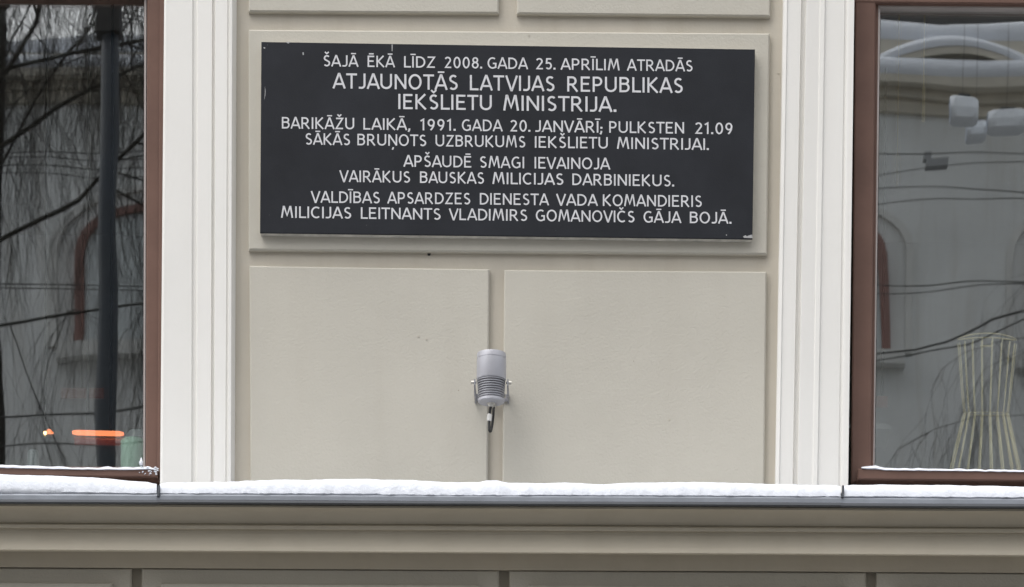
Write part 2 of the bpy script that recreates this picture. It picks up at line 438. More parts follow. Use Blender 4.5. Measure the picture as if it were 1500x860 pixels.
snowbank(234, 1231.5, lambda x: interp(topM, x), bot, 'ledge_snow', YC+.004, -.001, 'long strip of snow on the metal ledge below the wall lamp', 330, 5.1)
snowbank(1236, 4100, lambda x: interp(topR, x), bot, 'ledge_snow', YC+.004, .06, 'snow on the metal ledge under the right window', 420, 9.7)
def rail_snow(pts, name, label, seed):
    rows = []
    n = 90
    for k in range(n+1):
        f = k/n; px = lerp(pts[0][0], pts[-1][0], f); b = interp([(p[0], p[1]) for p in pts], px); h = interp([(p[0], p[2]) for p in pts], px)
        h = max(.8, h*(1+.35*noise.noise(Vector((px*.08, seed, 0))) + .2*noise.noise(Vector((px*.3, seed, 0)))))
        b += .7*noise.noise(Vector((px*.15, seed, 4)))
        q = [P(px, b, .001), P(px, b-h*.3, -.004), P(px, b-h*.8, -.001), P(px, b-h, .008)]
        q.append(Vector((q[3].x, .066, q[3].z+.004)))
        rows.append(q)
    o = autosmooth(MB().loft(rows).build(name, M['snow']), 60)
    return tag(o, label, 'snow', 'snow on the ledges', 'stuff')
rail_snow([(-430,682,5),(0,686,5),(120,688.5,4),(185,689,5),(222,688,4),(232,690,2)], 'rail_snow', 'thin line of snow on the bottom rail of the left window', 2)
rail_snow([(1262,686.5,2),(1266,687,5),(1285,688,5),(1300,689.5,4),(1420,690.8,3.4),(1500,692,3.4),(1890,696,4)], 'rail_snow', 'thin line of snow on the bottom rail of the right window', 8)
# frosty clumps at the left rail's corner
random.seed(4)
mb = MB()
for k in range(22):
    px = random.uniform(203, 231); py = random.uniform(684, 697); r = random.uniform(.0012, .0042) * (1.1 if py < 691 else .75)
    c = P(px, py, -.001)
    mb.lathe([(r*.05, r*.8), (r*.7, r*.5), (r, 0), (r*.8, -r*.5), (r*.1, -r*.8)], c, 7)
c = P(207, 678, .06); mb.lathe([(.001, .012), (.003, .006), (.006, 0), (.004, -.006)], c, 7)
tag(autosmooth(mb.build('frost_clump', M['snow']), 80), 'crumbs of frozen snow at the right end of the left window rail', 'snow', None, 'stuff')

# ------------------------------------------------------------------ plaque
PY = -.039
pl0 = P(743, 345, PF)
plaque = thing('memorial_plaque', pl0, 'dark polished stone plaque with nine lines of pale Latvian capitals', 'plaque')
q = quad(382.8, 61.2, 1106, 72.2, 1102.2, 350.3, 380.8, 341.2, PY)
MB().slab(q, PY, PY+.0045, .0012).build('slab', M['slab'], plaque)
q2 = [p + Vector((math.copysign(.0012, (pl0.x-p.x)), .0045, 0)) + Vector((0, 0, -.0012 if i < 2 else .0008)) for i, p in enumerate(q)]
MB().slab(q2, PY+.0047, PF+.0005, 0).build('backing_board', M['slabedge'], plaque)
ch = lambda pts: MB().add([P(x, y, PY-.0006) for x, y in pts][::-1], [tuple(range(len(pts)))]).build('chipped_spot', M['chip'], plaque)
ch([(1088.5,346.5),(1092,344.6),(1094,346),(1101.8,343.5),(1102.3,348.8),(1090,348.6)])
ch([(418,61.6),(425,61.6),(422.5,64)])
ch([(573.6,65),(575.2,65),(575,75),(573.8,75)])
ch([(443,77),(444.8,76.5),(445.2,80),(443.6,81)])
ch([(386,69),(388.5,69.2),(388.3,71.5),(386.2,71)])
ch([(388,126),(389,133),(388.6,140),(387,147),(388,136)])
ch([(1063,344),(1065,343.5),(1064.5,345.5)])

# stroke alphabet, cap height 1, centre lines
HW = .065
def arc(cx, cy, rx, ry, a0, a1, n=10):
    return [(cx+rx*math.cos(math.radians(lerp(a0, a1, i/n))), cy+ry*math.sin(math.radians(lerp(a0, a1, i/n)))) for i in range(n+1)]
h = HW; H = 1-h
G = {
 'A': (.80, [[(.03,0),(.375,H+.02),(.425,H+.02),(.77,0)], [(.17,.29),(.63,.29)]]),
 'B': (.66, [[(h,0),(h,1)], [(h,H)]+arc(.34,.745,.22,H-.745,90,-90,8)+[(h,.56)], [(h,.555)]+arc(.36,.313,.235,.242,90,-90,8)+[(h,h)]]),
 'C': (.72, [arc(.43,.5,.36,.5-h+.01,52,308,16)]),
 'D': (.76, [[(h,0),(h,1)], [(h,H)]+arc(.27,.5,.42,H-.5,90,-90,14)+[(h,h)]]),
 'E': (.60, [[(h,0),(h,1)], [(h,H),(.58,H)], [(h,.52),(.52,.52)], [(h,h),(.60,h)]]),
 'G': (.78, [arc(.43,.5,.36,.5-h+.01,55,300,16)+[(.70,.13),(.70,.46)], [(.46,.46),(.77,.46)]]),
 'I': (.142, [[(h,0),(h,1)]]),
 'J': (.46, [[(.39,1),(.39,.26)]+arc(.20,.25,.19,.19,0,-90,6)+[(.02,.07)]]),
 'K': (.70, [[(h,0),(h,1)], [(.62,1),(.16,.52),(.66,0)]]),
 'L': (.56, [[(h,1),(h,0)], [(h,h),(.56,h)]]),
 'M': (.94, [[(.05,0),(.195,.97),(.24,.97),(.47,.20),(.70,.97),(.745,.97),(.89,0)]]),
 'N': (.76, [[(h,0),(h,.98)], [(h,.95),(.69,.05)], [(.69,.02),(.69,1)]]),
 'O': (.86, [arc(.43,.5,.36,.5-h+.012,0,360,24)]),
 'P': (.62, [[(h,0),(h,1)], [(h,H)]+arc(.32,.69,.23,H-.69,90,-90,8)+[(h,.451)]]),
 'R': (.70, [[(h,0),(h,1)], [(h,H)]+arc(.32,.70,.22,H-.70,90,-90,8)+[(h,.471)], [(.30,.46),(.655,0)]]),
 'S': (.58, [arc(.30,.725,.205,.207,38,215,10)+[(.20,.57),(.38,.46)]+arc(.285,.283,.225,.222,38,-143,10)]),
 'T': (.70, [[(.35,0),(.35,H)], [(0,H),(.70,H)]]),
 'U': (.76, [[(h,1),(h,.34)]+arc(.38,.34,.309,.275,180,360,12)+[(.689,1)]]),
 'V': (.76, [[(.03,1),(.36,.03),(.40,.03),(.73,1)]]),
 'Z': (.66, [[(.05,H),(.60,H),(.06,h),(.64,h)]]),
 '0': (.62, [arc(.31,.5,.24,.5-h+.01,0,360,22)]),
 '1': (.40, [[(.02,.80),(.25,.95),(.25,0)]]),
 '2': (.60, [arc(.28,.71,.22,.225,155,-20,9)+[(.40,.50),(.10,h),(.58,h)]]),
 '5': (.56, [[(.50,H),(.14,H),(.11,.56)]+arc(.27,.33,.22,.262,115,-140,10)]),
 '8': (.60, [arc(.30,.735,.19,.200,-90,270,16), arc(.30,.293,.228,.235,90,450,16)]),
 '9': (.60, [arc(.29,.665,.22,.27,0,360,16), [(.51,.66),(.46,.36),(.34,.14),(.24,.03)]]),
 '.': (.17, [[(.0,.08),(.17,.08)]]),
 ',': (.18, [[(.11,.15),(.09,.0),(.02,-.14)]]),
 ';': (.19, [[(.11,.15),(.09,.0),(.02,-.14)], [(.02,.42),(.19,.42)]]),
}
ACC = {'Š':('S','c'),'Ž':('Z','c'),'Č':('C','c'),'Ā':('A','m'),'Ē':('E','m'),'Ī':('I','m'),'Ņ':('N','k')}
def ribbon(pts, hw):
    pts = [Vector(p) for p in pts]; n = len(pts)
    closed = (pts[0]-pts[-1]).length < 1e-4
    if closed: pts = pts[:-1]; n -= 1
    L = []; R = []
    for i in range(n):
        a = pts[(i-1) % n] if (closed or i > 0) else None
        b = pts[(i+1) % n] if (closed or i < n-1) else None
        p = pts[i]
        d1 = (p-a).normalized() if a is not None else (b-p).normalized()
        d2 = (b-p).normalized() if b is not None else d1
        n1 = Vector((-d1.y, d1.x)); n2 = Vector((-d2.y, d2.x))
        mm = n1+n2
        mm = mm.normalized() if mm.length > .2 else n1
        k = min(1/max(mm.dot(n1), .3), 1.9)
        L.append(p+mm*hw*k); R.append(p-mm*hw*k)
    fs = [(i, i+1, n+i+1, n+i) for i in range(n-1)]
    if closed: fs.append((n-1, 0, n, 2*n-1))
    return L+R, fs
def word(line, text, x0, x1, base, cap):
    """pixel extents on the plaque face; base(px) = baseline row"""
    lay = []; cur = 0.0; gap = .17
    for i, c in enumerate(text):
        b, ac = ACC.get(c, (c, None))
        wd = G[b][0]
        g = gap
        if i:
            pr = ACC.get(text[i-1], (text[i-1],))[0]
            if pr+b in ('AT','TA','AV','VA','LT','AU'): g = .06
            elif b in 'AVT' or pr in 'AVTL': g = .10
            elif b == 'J': g = .12
            elif b in '.,;': g = .12
            elif b in 'OCG' or pr in 'OD': g = .13
        else: g = 0
        cur += g; lay.append((b, ac, cur)); cur += wd
    sx = (x1-x0-1.0)/cur; X0 = x0+.5
    for b, ac, ox in lay:
        strokes = [(s, HW) for s in G[b][1]]
        if b in '.': strokes = [(G[b][1][0], .085)]
        if b in ',;': strokes = [(G[b][1][0], .07)] + [(s, .085) for s in G[b][1][1:]]
        wd = G[b][0]; cx = wd/2
        if b == 'E': cx = .32
        if ac == 'm': strokes.append(([(cx-.21, 1.16), (cx+.21, 1.16)], .052))
        if ac == 'c': strokes.append(([(cx-.16, 1.28), (cx, 1.12), (cx+.16, 1.28)], .055))
        if ac == 'k': strokes.append(([(cx+.05, -.12), (cx+.02, -.24), (cx-.05, -.33)], .06))
        mb = MB(); level = 0
        for s, hw in strokes:
            vs, fs = ribbon(s, hw)
            asp = sx/cap
            out = []
            for v in vs:
                px = X0 + (ox + v.x)*sx
                # keep stroke weight of uprights independent of the word's set width
                py = base(px) - v.y*cap
                out.append(P(px, py, PY-.0005-.00006*level))
            mb.add(out, fs); level += 1
        me = mb.build('letter', M['letter'], line)
        fixn(me)
        if sum(f.normal.y*f.area for f in me.data.polygons) > 0: me.data.flip_normals()
LINES = [
 (16.6, (480,97.3,1010,104.7), [('ŠAJĀ',473.2,525.3),('ĒKĀ',538,578.7),('LĪDZ',591.4,637.9),('2008.',650.6,706.7),('GADA',713.6,773.7),('25.',784.5,814.2),('APRĪLIM',821,908),('ATRADĀS',918.3,1015)]),
 (22.3, (490,129.5,1000,136.4), [('ATJAUNOTĀS',487.2,671),('LATVIJAS',687.8,812.8),('REPUBLIKAS',830.4,1000.7)]),
 (22.2, (585,159.8,870,163.6), [('IEKŠLIETU',583,721),('MINISTRIJA.',736.9,903.4)]),
 (16.9, (415,188.3,1070,196.8), [('BARIKĀŽU',412.4,519.4),('LAIKĀ,',531.8,601.6),('1991.',615.2,668),('GADA',676,736.5),('20.',746.7,777.4),('JANVĀRĪ;',783.4,883),('PULKSTEN',891.9,1002.6),('21.09',1017.5,1073.9)]),
 (16.9, (450,211.9,1030,219.7), [('SĀKĀS',446.8,513.2),('BRUŅOTS',523,624.9),('UZBRUKUMS',637.5,770),('IEKŠLIETU',783,890.9),('MINISTRIJAI.',903.4,1038.9)]),
 (16.9, (600,244.3,890,248.3), [('APŠAUDĒ',590.8,690.9),('SMAGI',702.4,768.5),('IEVAINOJA',782.6,894.1)]),
 (16.9, (500,266.4,985,273.2), [('VAIRĀKUS',497,601.2),('BAUSKAS',614.7,709.5),('MILICIJAS',721,825.8),('DARBINIEKUS.',837.9,988)]),
 (16.9, (460,296.9,1025,303.3), [('VALDĪBAS',455.2,556.9),('APSARDZES',567.2,689.4),('DIENESTA',702.4,804.4),('VADA',814.6,876),('KOMANDIERIS',882.6,1028.6)]),
 (16.9, (415,319,1065,327.7), [('MILICIJAS',411.3,515),('LEITNANTS',528.1,645.9),('VLADIMIRS',657.4,772.8),('GOMANOVIČS',784.3,930),('GĀJA',942.1,998.3),('BOJĀ.',1010,1072)]),
]
for cap, (xa, ya, xb, yb), words in LINES:
    line = bpy.data.objects.new('text_line', None); line.parent = plaque; line.location = P((xa+xb)/2, (ya+yb)/2, PY) - pl0; S.collection.objects.link(line)
    base = lambda px: ya + (yb-ya)*(px-xa)/(xb-xa)
    for t, a, b in words: word(line, t, a, b, base, cap)

# ------------------------------------------------------------------ wall lamp
LY = -.115
lc = P(719.8, 545, LY)
sc = (P(720, 445, LY) - P(720, 545, LY)).length / 100    # metres per picture pixel here
flood = thing('wall_floodlight', Vector((lc.x, PF, lc.z)), 'small grey cylindrical floodlight with cooling fins fixed over the joint below the plaque', 'lamp')
R = 22.0*sc
z0 = lc.z + 26*sc
def lz(pix): return z0 - pix*sc        # pix below the top rim's side
MBc = lambda prof: MB().lathe([(r, z-lc.z) for r, z in prof], lc, 48)
autosmooth(MBc([(R*.86, lz(-1)), (R*.975, lz(-.6)), (R*.99, lz(.3)), (R*.99, lz(7.0)), (R*.965, lz(7.4)), (R*.965, lz(7.9)), (R, lz(8.3)), (R*1.005, lz(36.5)), (R*.97, lz(37.9)), (R*.80, lz(38.1))]).build('lamp_body', M['alu'], flood), 30)
MBc([(R*.84, lz(-1.4)), (R*.84, lz(.2))]).build('lamp_glass', M['jar'], flood)
pr = [(R*.80, lz(37.5))]
zz = 38.5
for k in range(8):
    ro = R*lerp(.955, .88, k/7)
    pr += [(R*.80, lz(zz)), (ro, lz(zz+.35)), (ro, lz(zz+1.75)), (R*.80, lz(zz+2.1))]
    zz += 3.45
pr += [(R*.80, lz(zz+.3))]
autosmooth(MBc(pr).build('cooling_fins', M['alud'], flood), 25)
zb = zz+.3
autosmooth(MBc([(R*.80, lz(zb-.2)), (R*.90, lz(zb)), (R*.905, lz(zb+3.2)), (R*.86, lz(zb+4.4)), (R*.34, lz(zb+4.6)), (R*.31, lz(zb+5.0))]).build('rear_cap', M['alu'], flood), 30)
autosmooth(MBc([(R*.27, lz(zb+4.4)), (R*.27, lz(zb+7)), (R*.19, lz(zb+7.3)), (R*.19, lz(zb+10.5)), (R*.12, lz(zb+11))]).build('cable_gland', M['steel'], flood), 30)
x, y, zq = lc.x, lc.y, lz(zb+10)
def pxy(px, py, yy=LY): return P(px, py, yy)
cb = [Vector((x, y, zq)), pxy(717.5, 603), pxy(717, 612), pxy(716.6, 622), pxy(716.8, 630), pxy(719, 631.5, LY+.008), pxy(721, 622, LY+.018), pxy(722.5, 610, LY+.03), pxy(723, 600, LY+.045), pxy(724, 592, LY+.07)]
# smooth the cable path
def smooth_path(p, k=6):
    out = []
    for i in range(len(p)-1):
        p0 = p[max(i-1,0)]; p1 = p[i]; p2 = p[i+1]; p3 = p[min(i+2, len(p)-1)]
        for j in range(k):
            t = j/k
            out.append(.5*((2*p1)+(p2-p0)*t+(2*p0-5*p1+4*p2-p3)*t*t+(3*p1-p0-3*p2+p3)*t**3))
    out.append(p[-1]); return out
MB().tube(smooth_path(cb), 2.0*sc, 8).build('cable', M['cable'], flood, smooth=True)
a = pxy(717.2, 606.5); b = pxy(716.3, 617)
MB().tube([a, lerp(a, b, .1), lerp(a, b, .9), b], 3.4*sc, 7, rs=[2.6*sc, 3.9*sc, 3.7*sc, 2.4*sc]).build('cable_connector', M['tape'], flood)
c = pxy(725.5, 594.5, LY+.012)
MB().tube([c, c+Vector((0, -.006, -.001))], 2.0*sc, 8).build('screw_head', M['steel'], flood)
# stirrup bracket: two arms from the pivots back to the wall plate
for s, name in ((-1, 'bracket_arm'), (1, 'bracket_arm')):
    xa = lc.x + s*(R+2.6*sc)
    zp = lz(41.5)
    mb = MB(); t = 1.1*sc
    zlow = lz(52.5)
    prof = [(LY-.006, zp+4*sc), (LY+.006, zp+4*sc), (LY+.022, zp-3*sc), (PF-.008, zlow+16*sc), (PF-.002, zlow+14*sc), (PF-.002, zlow-1*sc), (LY+.072, zlow+2*sc), (LY+.03, zp-14*sc), (LY-.006, zp-5*sc)]
    n = len(prof)
    vs = [(xa-t, yy, z2) for yy, z2 in prof] + [(xa+t, yy, z2) for yy, z2 in prof]
    fs = [tuple(range(n)), tuple(range(n, 2*n))[::-1]] + [(i, (i+1) % n, n+(i+1) % n, n+i) for i in range(n)]
    mb.add(vs, fs); fixn(mb.build(name, M['alud'], flood))
    a = Vector((xa-s*2.5*sc, LY, zp)); b = Vector((xa+s*1.2*sc, LY, zp))
    MB().tube([a, b], 1.7*sc, 8).build('pivot_bolt', M['alud'], flood)
    MB().tube([b, b+Vector((s*4.2*sc, 0, 0))], 2.6*sc, 8).build('pivot_knob', M['steel'], flood)
MB().box((lc.x-R-4*sc, PF-.005, lz(50)), (lc.x+R+4*sc, PF-.0008, lz(40))).build('wall_plate', M['alud'], flood)
c = Vector((lc.x+R*.9, LY+.035, lz(55.5)))
MB().tube([c, c+Vector((0, -.01, 0))], 2.2*sc, 8).build('screw_head', M['steel'], flood)

# ------------------------------------------------------------------ room behind the windows
RY = 3.4
zf = P(750, 690, .3).z - .55; zc = P(1300, 0, .1).z + .55
MB().box((-8.9, .385, zf-.1), (8.9, RY, zf)).build('room_floor', M['roomf'], house)
MB().box((-8.9, .385, zc), (8.9, RY, zc+.1)).build('room_ceiling', M['roomw'], house)
MB().box((-8.9, RY, zf-.1), (8.9, RY+.1, zc+.1)).build('room_wall', M['roomw'], house)
for xx in (-8.9, 0, 8.8): MB().box((xx, .386, zf), (xx+.1, RY-.001, zc)).build('room_wall', M['roomw'], house)
# window boards inside
for a, b, py in ((XLW[0], XLW[1], 690), (XRW[0], XRW[1], 700)):
    zt = P(118 if py == 690 else 1400, py-8, .1).z - .02
    MB().box((a, .165, zt-.04), (b, .30, zt)).build('window_board', M['roomw'], house)

# gold wire chair
CY = .37
def cx(px, py, dy=0): return P(px, py, CY+dy)
cc = cx(1444.5, 606)
chair = thing('wire_chair', Vector((cc.x, CY, zf)), 'pale gold wire chair with pinched waist standing behind the right window', 'chair')
k = (P(1543, 606, CY) - P(1443, 606, CY)).length/100
zt_, zw_, zb_ = cx(1445, 495).z, cx(1443, 606).z, cx(1443, 683).z
rt, rw, rb = 43*k, 32.5*k, 50.5*k
slope = (rb-rw)/(zw_-zb_)
def ring(r, z, ry=1.0, n=36, dx=0):
    return [Vector((cc.x+dx+r*math.cos(2*math.pi*i/n), CY+r*ry*math.sin(2*math.pi*i/n), z)) for i in range(n+1)]
NW = 18
for i in range(NW):
    a = 2*math.pi*i/NW
    ca, sa = math.cos(a), math.sin(a)
    pts = []
    for f in range(7):
        t = f/6; r = lerp(rw, rt, t**.8); zz2 = lerp(zw_, zt_, t)
        pts.append(Vector((cc.x+r*ca, CY+r*.22*sa, zz2 - (0.010 if t == 1 else 0)*abs(ca)*1.5)))
    MB().tube(pts, .0016, 6).build('back_wire', M['gold'], chair, smooth=True)
    rf = rw + slope*(zw_-zf)*.55
    pts = [Vector((cc.x+rw*ca, CY+rw*.22*sa, zw_)), Vector((cc.x+rb*ca, CY+rb*.25*sa, zb_)), Vector((cc.x+rf*1.02*ca, CY+rf*.25*sa, zf+.01))]
    MB().tube(pts, .0027, 6).build('leg_wire', M['gold'], chair, smooth=True)
MB().tube(ring(rw, zw_, .22), .0011, 6, cap=False).build('waist_ring', M['gold'], chair, smooth=True)
MB().tube([v + Vector((0, 0, -.010*((v.x-cc.x)/rt)**2)) for v in ring(rt, zt_+.006, .22)], .0019, 6, cap=False).build('top_ring', M['gold'], chair, smooth=True)
MB().tube(ring(rf*1.02, zf+.008, .25), .003, 6, cap=False).build('foot_ring', M['gold'], chair, smooth=True)
a, b = cx(1436, 507), cx(1452, 507)
MB().tube([a, b], .0028, 6).build('back_clip', M['gold'], chair)

# lit things inside the left window
ly = 1.6
a, b = P(106, 634.5, ly), P(181, 636.5, ly)
lamp = thing('strip_lamp', (lerp(a, b, .5)), 'long orange glowing lamp shade low inside the left window', 'lamp')
kk = (b-a).length/75
rows = []
for t in [i/12 for i in range(13)]:
    c = lerp(a, b, t); e = .55 if t in (0, 1) else 1
    rows.append([c + Vector((0, math.cos(u)*5*kk, (math.sin(u)*3.6*e + 1.0)*kk)) for u in [2*math.pi*j/12 for j in range(13)]])
autosmooth(MB().loft(rows).build('shade', M['glow'], lamp), 50)
rows = []
for t in [i/12 for i in range(13)]:
    c = lerp(a, b, t)
    rows.append([c + Vector((0, .06+math.cos(u)*7*kk, (math.sin(u)*5.0 - 1.5)*kk)) for u in [2*math.pi*j/12 for j in range(13)]])
autosmooth(MB().loft(rows).build('glow_halo', M['halo'], lamp), 50)  # added glowing body imitating the soft red halo around the lamp
MB().tube([lerp(a, b, .3), Vector((lerp(a, b, .3).x, ly, zc))], .004, 5).build('cord', M['wire'], lamp)
MB().tube([lerp(a, b, .75), Vector((lerp(a, b, .75).x, ly, zc))], .004, 5).build('cord', M['wire'], lamp)
c = P(66, 634, ly)
bl = thing('candle_bulb', c, 'tiny bright warm bulb beside the orange lamp inside the left window', 'lamp')
MB().lathe([(.2*kk, 3.2*kk), (2*kk, 1.5*kk), (2.6*kk, -.5*kk), (1.2*kk, -3*kk)], c, 10).build('bulb', M['spark'], bl, smooth=True)
c2 = P(72, 632, ly+.1)
MB().lathe([(2*kk, 3*kk), (7*kk, -2*kk)], c2, 12).build('bulb_shade', M['glow'], bl, smooth=True)
MB().tube([c, Vector((c.x, ly, zc))], .003, 5).build('cord', M['wire'], bl)
# dim orange shelf strips
for (x0, x1, yy, d, lab) in ((90, 152, 576, 3.4, 'dim orange lamp tube far inside the left window'), (1284, 1300, 588.5, 2.0, 'small dim orange lamp inside the right window by its frame')):
    a, b = P(x0, yy, d), P(x1, yy, d)
    t = thing('dim_lamp', lerp(a, b, .5), lab, 'lamp')
    MB().tube([a, b], .016, 8).build('tube', M['dimglow'], t)
    MB().tube([lerp(a, b, .5), Vector((lerp(a, b, .5).x, d, zc))], .004, 5).build('cord', M['wire'], t)
# mint tin and grey jar on the window board
by = .24
zt = P(118, 682, .1).z - .02
a, b = P(176.5, 645, by), P(210, 647, by)
r = (b-a).length/2*1.12; c = (a+b)/2 + Vector((r*.12, 0, 0)); c.z = zt
hh = a.z - zt
tin = thing('mint_tin', c, 'mint green tin on the window board in the corner of the left window', 'tin')
autosmooth(MB().lathe([(r*.93, hh+.001), (r, hh-.003), (r, .004), (r*.96, 0)], c, 28).build('body', M['mint'], tin), 30)
autosmooth(MB().lathe([(r*.60, hh+.022), (r*.78, hh+.014), (r*.90, hh+.0015)], c+Vector((r*.25, 0, 0)), 24).build('lid', M['jar'], tin), 30)
a, b = P(40, 660, by), P(57, 660, by)
r = (b-a).length/2; c = (a+b)/2; hh = c.z-zt; c.z = zt
jar = MB().lathe([(r*.7, hh), (r*.95, hh-.004), (r, hh*.6), (r*.98, 0)], c, 20).build('glass_jar', M['jar'], None, origin=c)
tag(autosmooth(jar, 35), 'small grey jar on the window board at the bottom of the left window', 'jar')
# pendant rods in the right window
for (px, ya, yb2, d, lab) in ((1354, 40, 178, .5, 'pale brass pendant rod hanging high inside the right window'), (1315.5, 150, 270, 1.6, 'faint slim pendant rod nearer the frame inside the right window')):
    a, b = P(px, ya, d), P(px-1.5, yb2, d)
    t = thing('pendant_lamp', Vector((a.x, d, zc)), lab, 'lamp')
    m_ = lerp(a, b, .63)
    MB().tube([Vector((a.x, d, zc)), m_], .0024, 6).build('cord', M['gold'], t)
    MB().tube([m_, b], .0042, 8).build('rod', M['gold'], t)
# blue white bowl
c = P(1289, 631, .8)
bowl = MB().lathe([(.016, .007), (.018, .004), (.011, -.004), (.006, -.007)], c, 16).build('bowl', M['tape'], None, origin=c)
tag(autosmooth(bowl), 'small pale bowl inside the right window beside its left frame', 'bowl')
zz3 = c.z-.0075
sh = thing('glass_shelf', Vector((c.x-.1, .8, zz3)), 'short grey shelf carrying the pale bowl inside the right window', 'shelf')
MB().box((c.x-.30, .72, zz3-.012), (c.x+.02, .88, zz3-.0003)).build('board', M['roomw'], sh)
MB().box((c.x-.30, .77, zf), (c.x-.27, .83, zz3-.0125)).build('post', M['roomw'], sh)

# ------------------------------------------------------------------ street behind the photographer (seen mirrored in the panes)
GP = .07
def V(px, py, d):
    """real position of something seen mirrored in the panes, d metres in front of the facade"""
    q = P(px, py, d + 2*GP); return Vector((q.x, -d, q.z))
OY = 22.0
opp = thing('opposite_building', (0, -OY, 0), 'grey plastered house across the street with arched red framed windows and snowy cornice', 'building')
zco = V(1390, 108, OY-.2).z
zpar = V(1390, 56, OY-.02).z
MB().box((-16, -OY-10, 0), (16, -OY, zco)).build('wall', M['opp'], opp)
# cornice steps
for i, (dz0, dz1, pr_) in enumerate(((-.20, -.12, .04), (-.118, -.06, .09), (-.058, 0, .20))):
    MB().box((-16, -OY+.001, zco+dz0), (16, -OY+pr_, zco+dz1)).build('cornice_moulding', M['oppc'], opp)
xst = V(700, 60, OY).x; zparl = V(100, 71, OY-.02).z
MB().box((xst, -OY-.6, zco+.001), (16, -OY+.02, zpar)).build('parapet', M['oppc'], opp)
MB().box((-16, -OY-.6, zco+.001), (xst-.001, -OY+.02, zparl)).build('parapet', M['oppc'], opp)
def oppsnow(x0, x1, zf_, h_, yf, yb, label, seed):
    rows = []
    n = 90
    for k_ in range(n+1):
        xx = lerp(x0, x1, k_/n); hh_ = h_*(1.05+.6*noise.noise(Vector((xx*1.1, seed, 0)))+.15*noise.noise(Vector((xx*4, seed, 0)))); z_ = zf_(xx)
        rows.append([Vector((xx, yf-.01, z_+.001)), Vector((xx, yf+.015, z_+.3*hh_)), Vector((xx, yf, z_+.8*hh_)), Vector((xx, yf-.04, z_+hh_)), Vector((xx, yb, z_+hh_*1.1))])
    tag(autosmooth(MB().loft(rows).build('roof_snow', M['snow']), 60), label, 'snow', 'snow on the house opposite', 'stuff')
oppsnow(-16, 16, lambda x: zco, .11, -OY+.20, -OY+.02, 'snow lying on the cornice of the house opposite', 1)
oppsnow(xst, 16, lambda x: zpar, .12, -OY+.02, -OY-.58, 'snow lying on the higher right part of the parapet opposite', 3)
oppsnow(-16, xst-.01, lambda x: zparl, .10, -OY+.02, -OY-.58, 'snow lying on the lower left part of the parapet opposite', 6)
# curved gable on the cornice with snow
gcx = V(1390, 70, OY).x; kk2 = (V(1490, 70, OY)-V(1390, 70, OY)).length/100
def gz(x): return zco + .07 + max(0, .15*(1-((x-gcx)/(112*kk2))**2))
mb = MB(); rows = []
for k_ in range(25):
    xx = gcx + lerp(-112, 112, k_/24)*kk2
    rows.append([Vector((xx, -OY+.15, gz(xx)-.05)), Vector((xx, -OY+.15, gz(xx))), Vector((xx, -OY+.025, gz(xx))), Vector((xx, -OY+.025, gz(xx)-.05))])
mb.loft(rows).build('curved_gable', M['oppc'], opp)
rows = []
for k_ in range(25):
    xx = gcx + lerp(-112, 112, k_/24)*kk2; z_ = gz(xx)
    rows.append([Vector((xx, -OY+.155, z_)), Vector((xx, -OY+.165, z_+.03)), Vector((xx, -OY+.14, z_+.07)), Vector((xx, -OY+.03, z_+.08))])
tag(autosmooth(MB().loft(rows).build('gable_snow', M['snow']), 60), 'snow on the curved gable of the house opposite', 'snow', 'snow on the house opposite', 'stuff')
# dark roof block on the right half
xr0 = V(900, 60, OY).x
MB().add([(xr0, -OY-.6, zpar-.3), (16, -OY-.6, zpar-.3), (16, -OY-1.6, zpar+2.4), (xr0+.3, -OY-1.6, zpar+2.4), (xr0, -OY-6, zpar-.3), (16, -OY-6, zpar-.3), (16, -OY-5, zpar+2.4), (xr0+.3, -OY-5, zpar+2.4)],
         [(0,1,2,3),(4,7,6,5),(0,3,7,4),(1,5,6,2),(3,2,6,7),(0,4,5,1)]).build('roof', M['roof'], opp)
MB().add([(-16, -OY-.65, zparl-.1), (xr0-.01, -OY-.65, zparl-.1), (xr0-.01, -OY-5, zparl+.3), (-16, -OY-5, zparl+.3), (-16, -OY-9.9, zparl-.1), (xr0-.01, -OY-9.9, zparl-.1)],
         [(0,1,2,3),(3,2,5,4),(0,3,4),(1,5,2),(0,4,5,1)]).build('roof', M['roof'], opp)
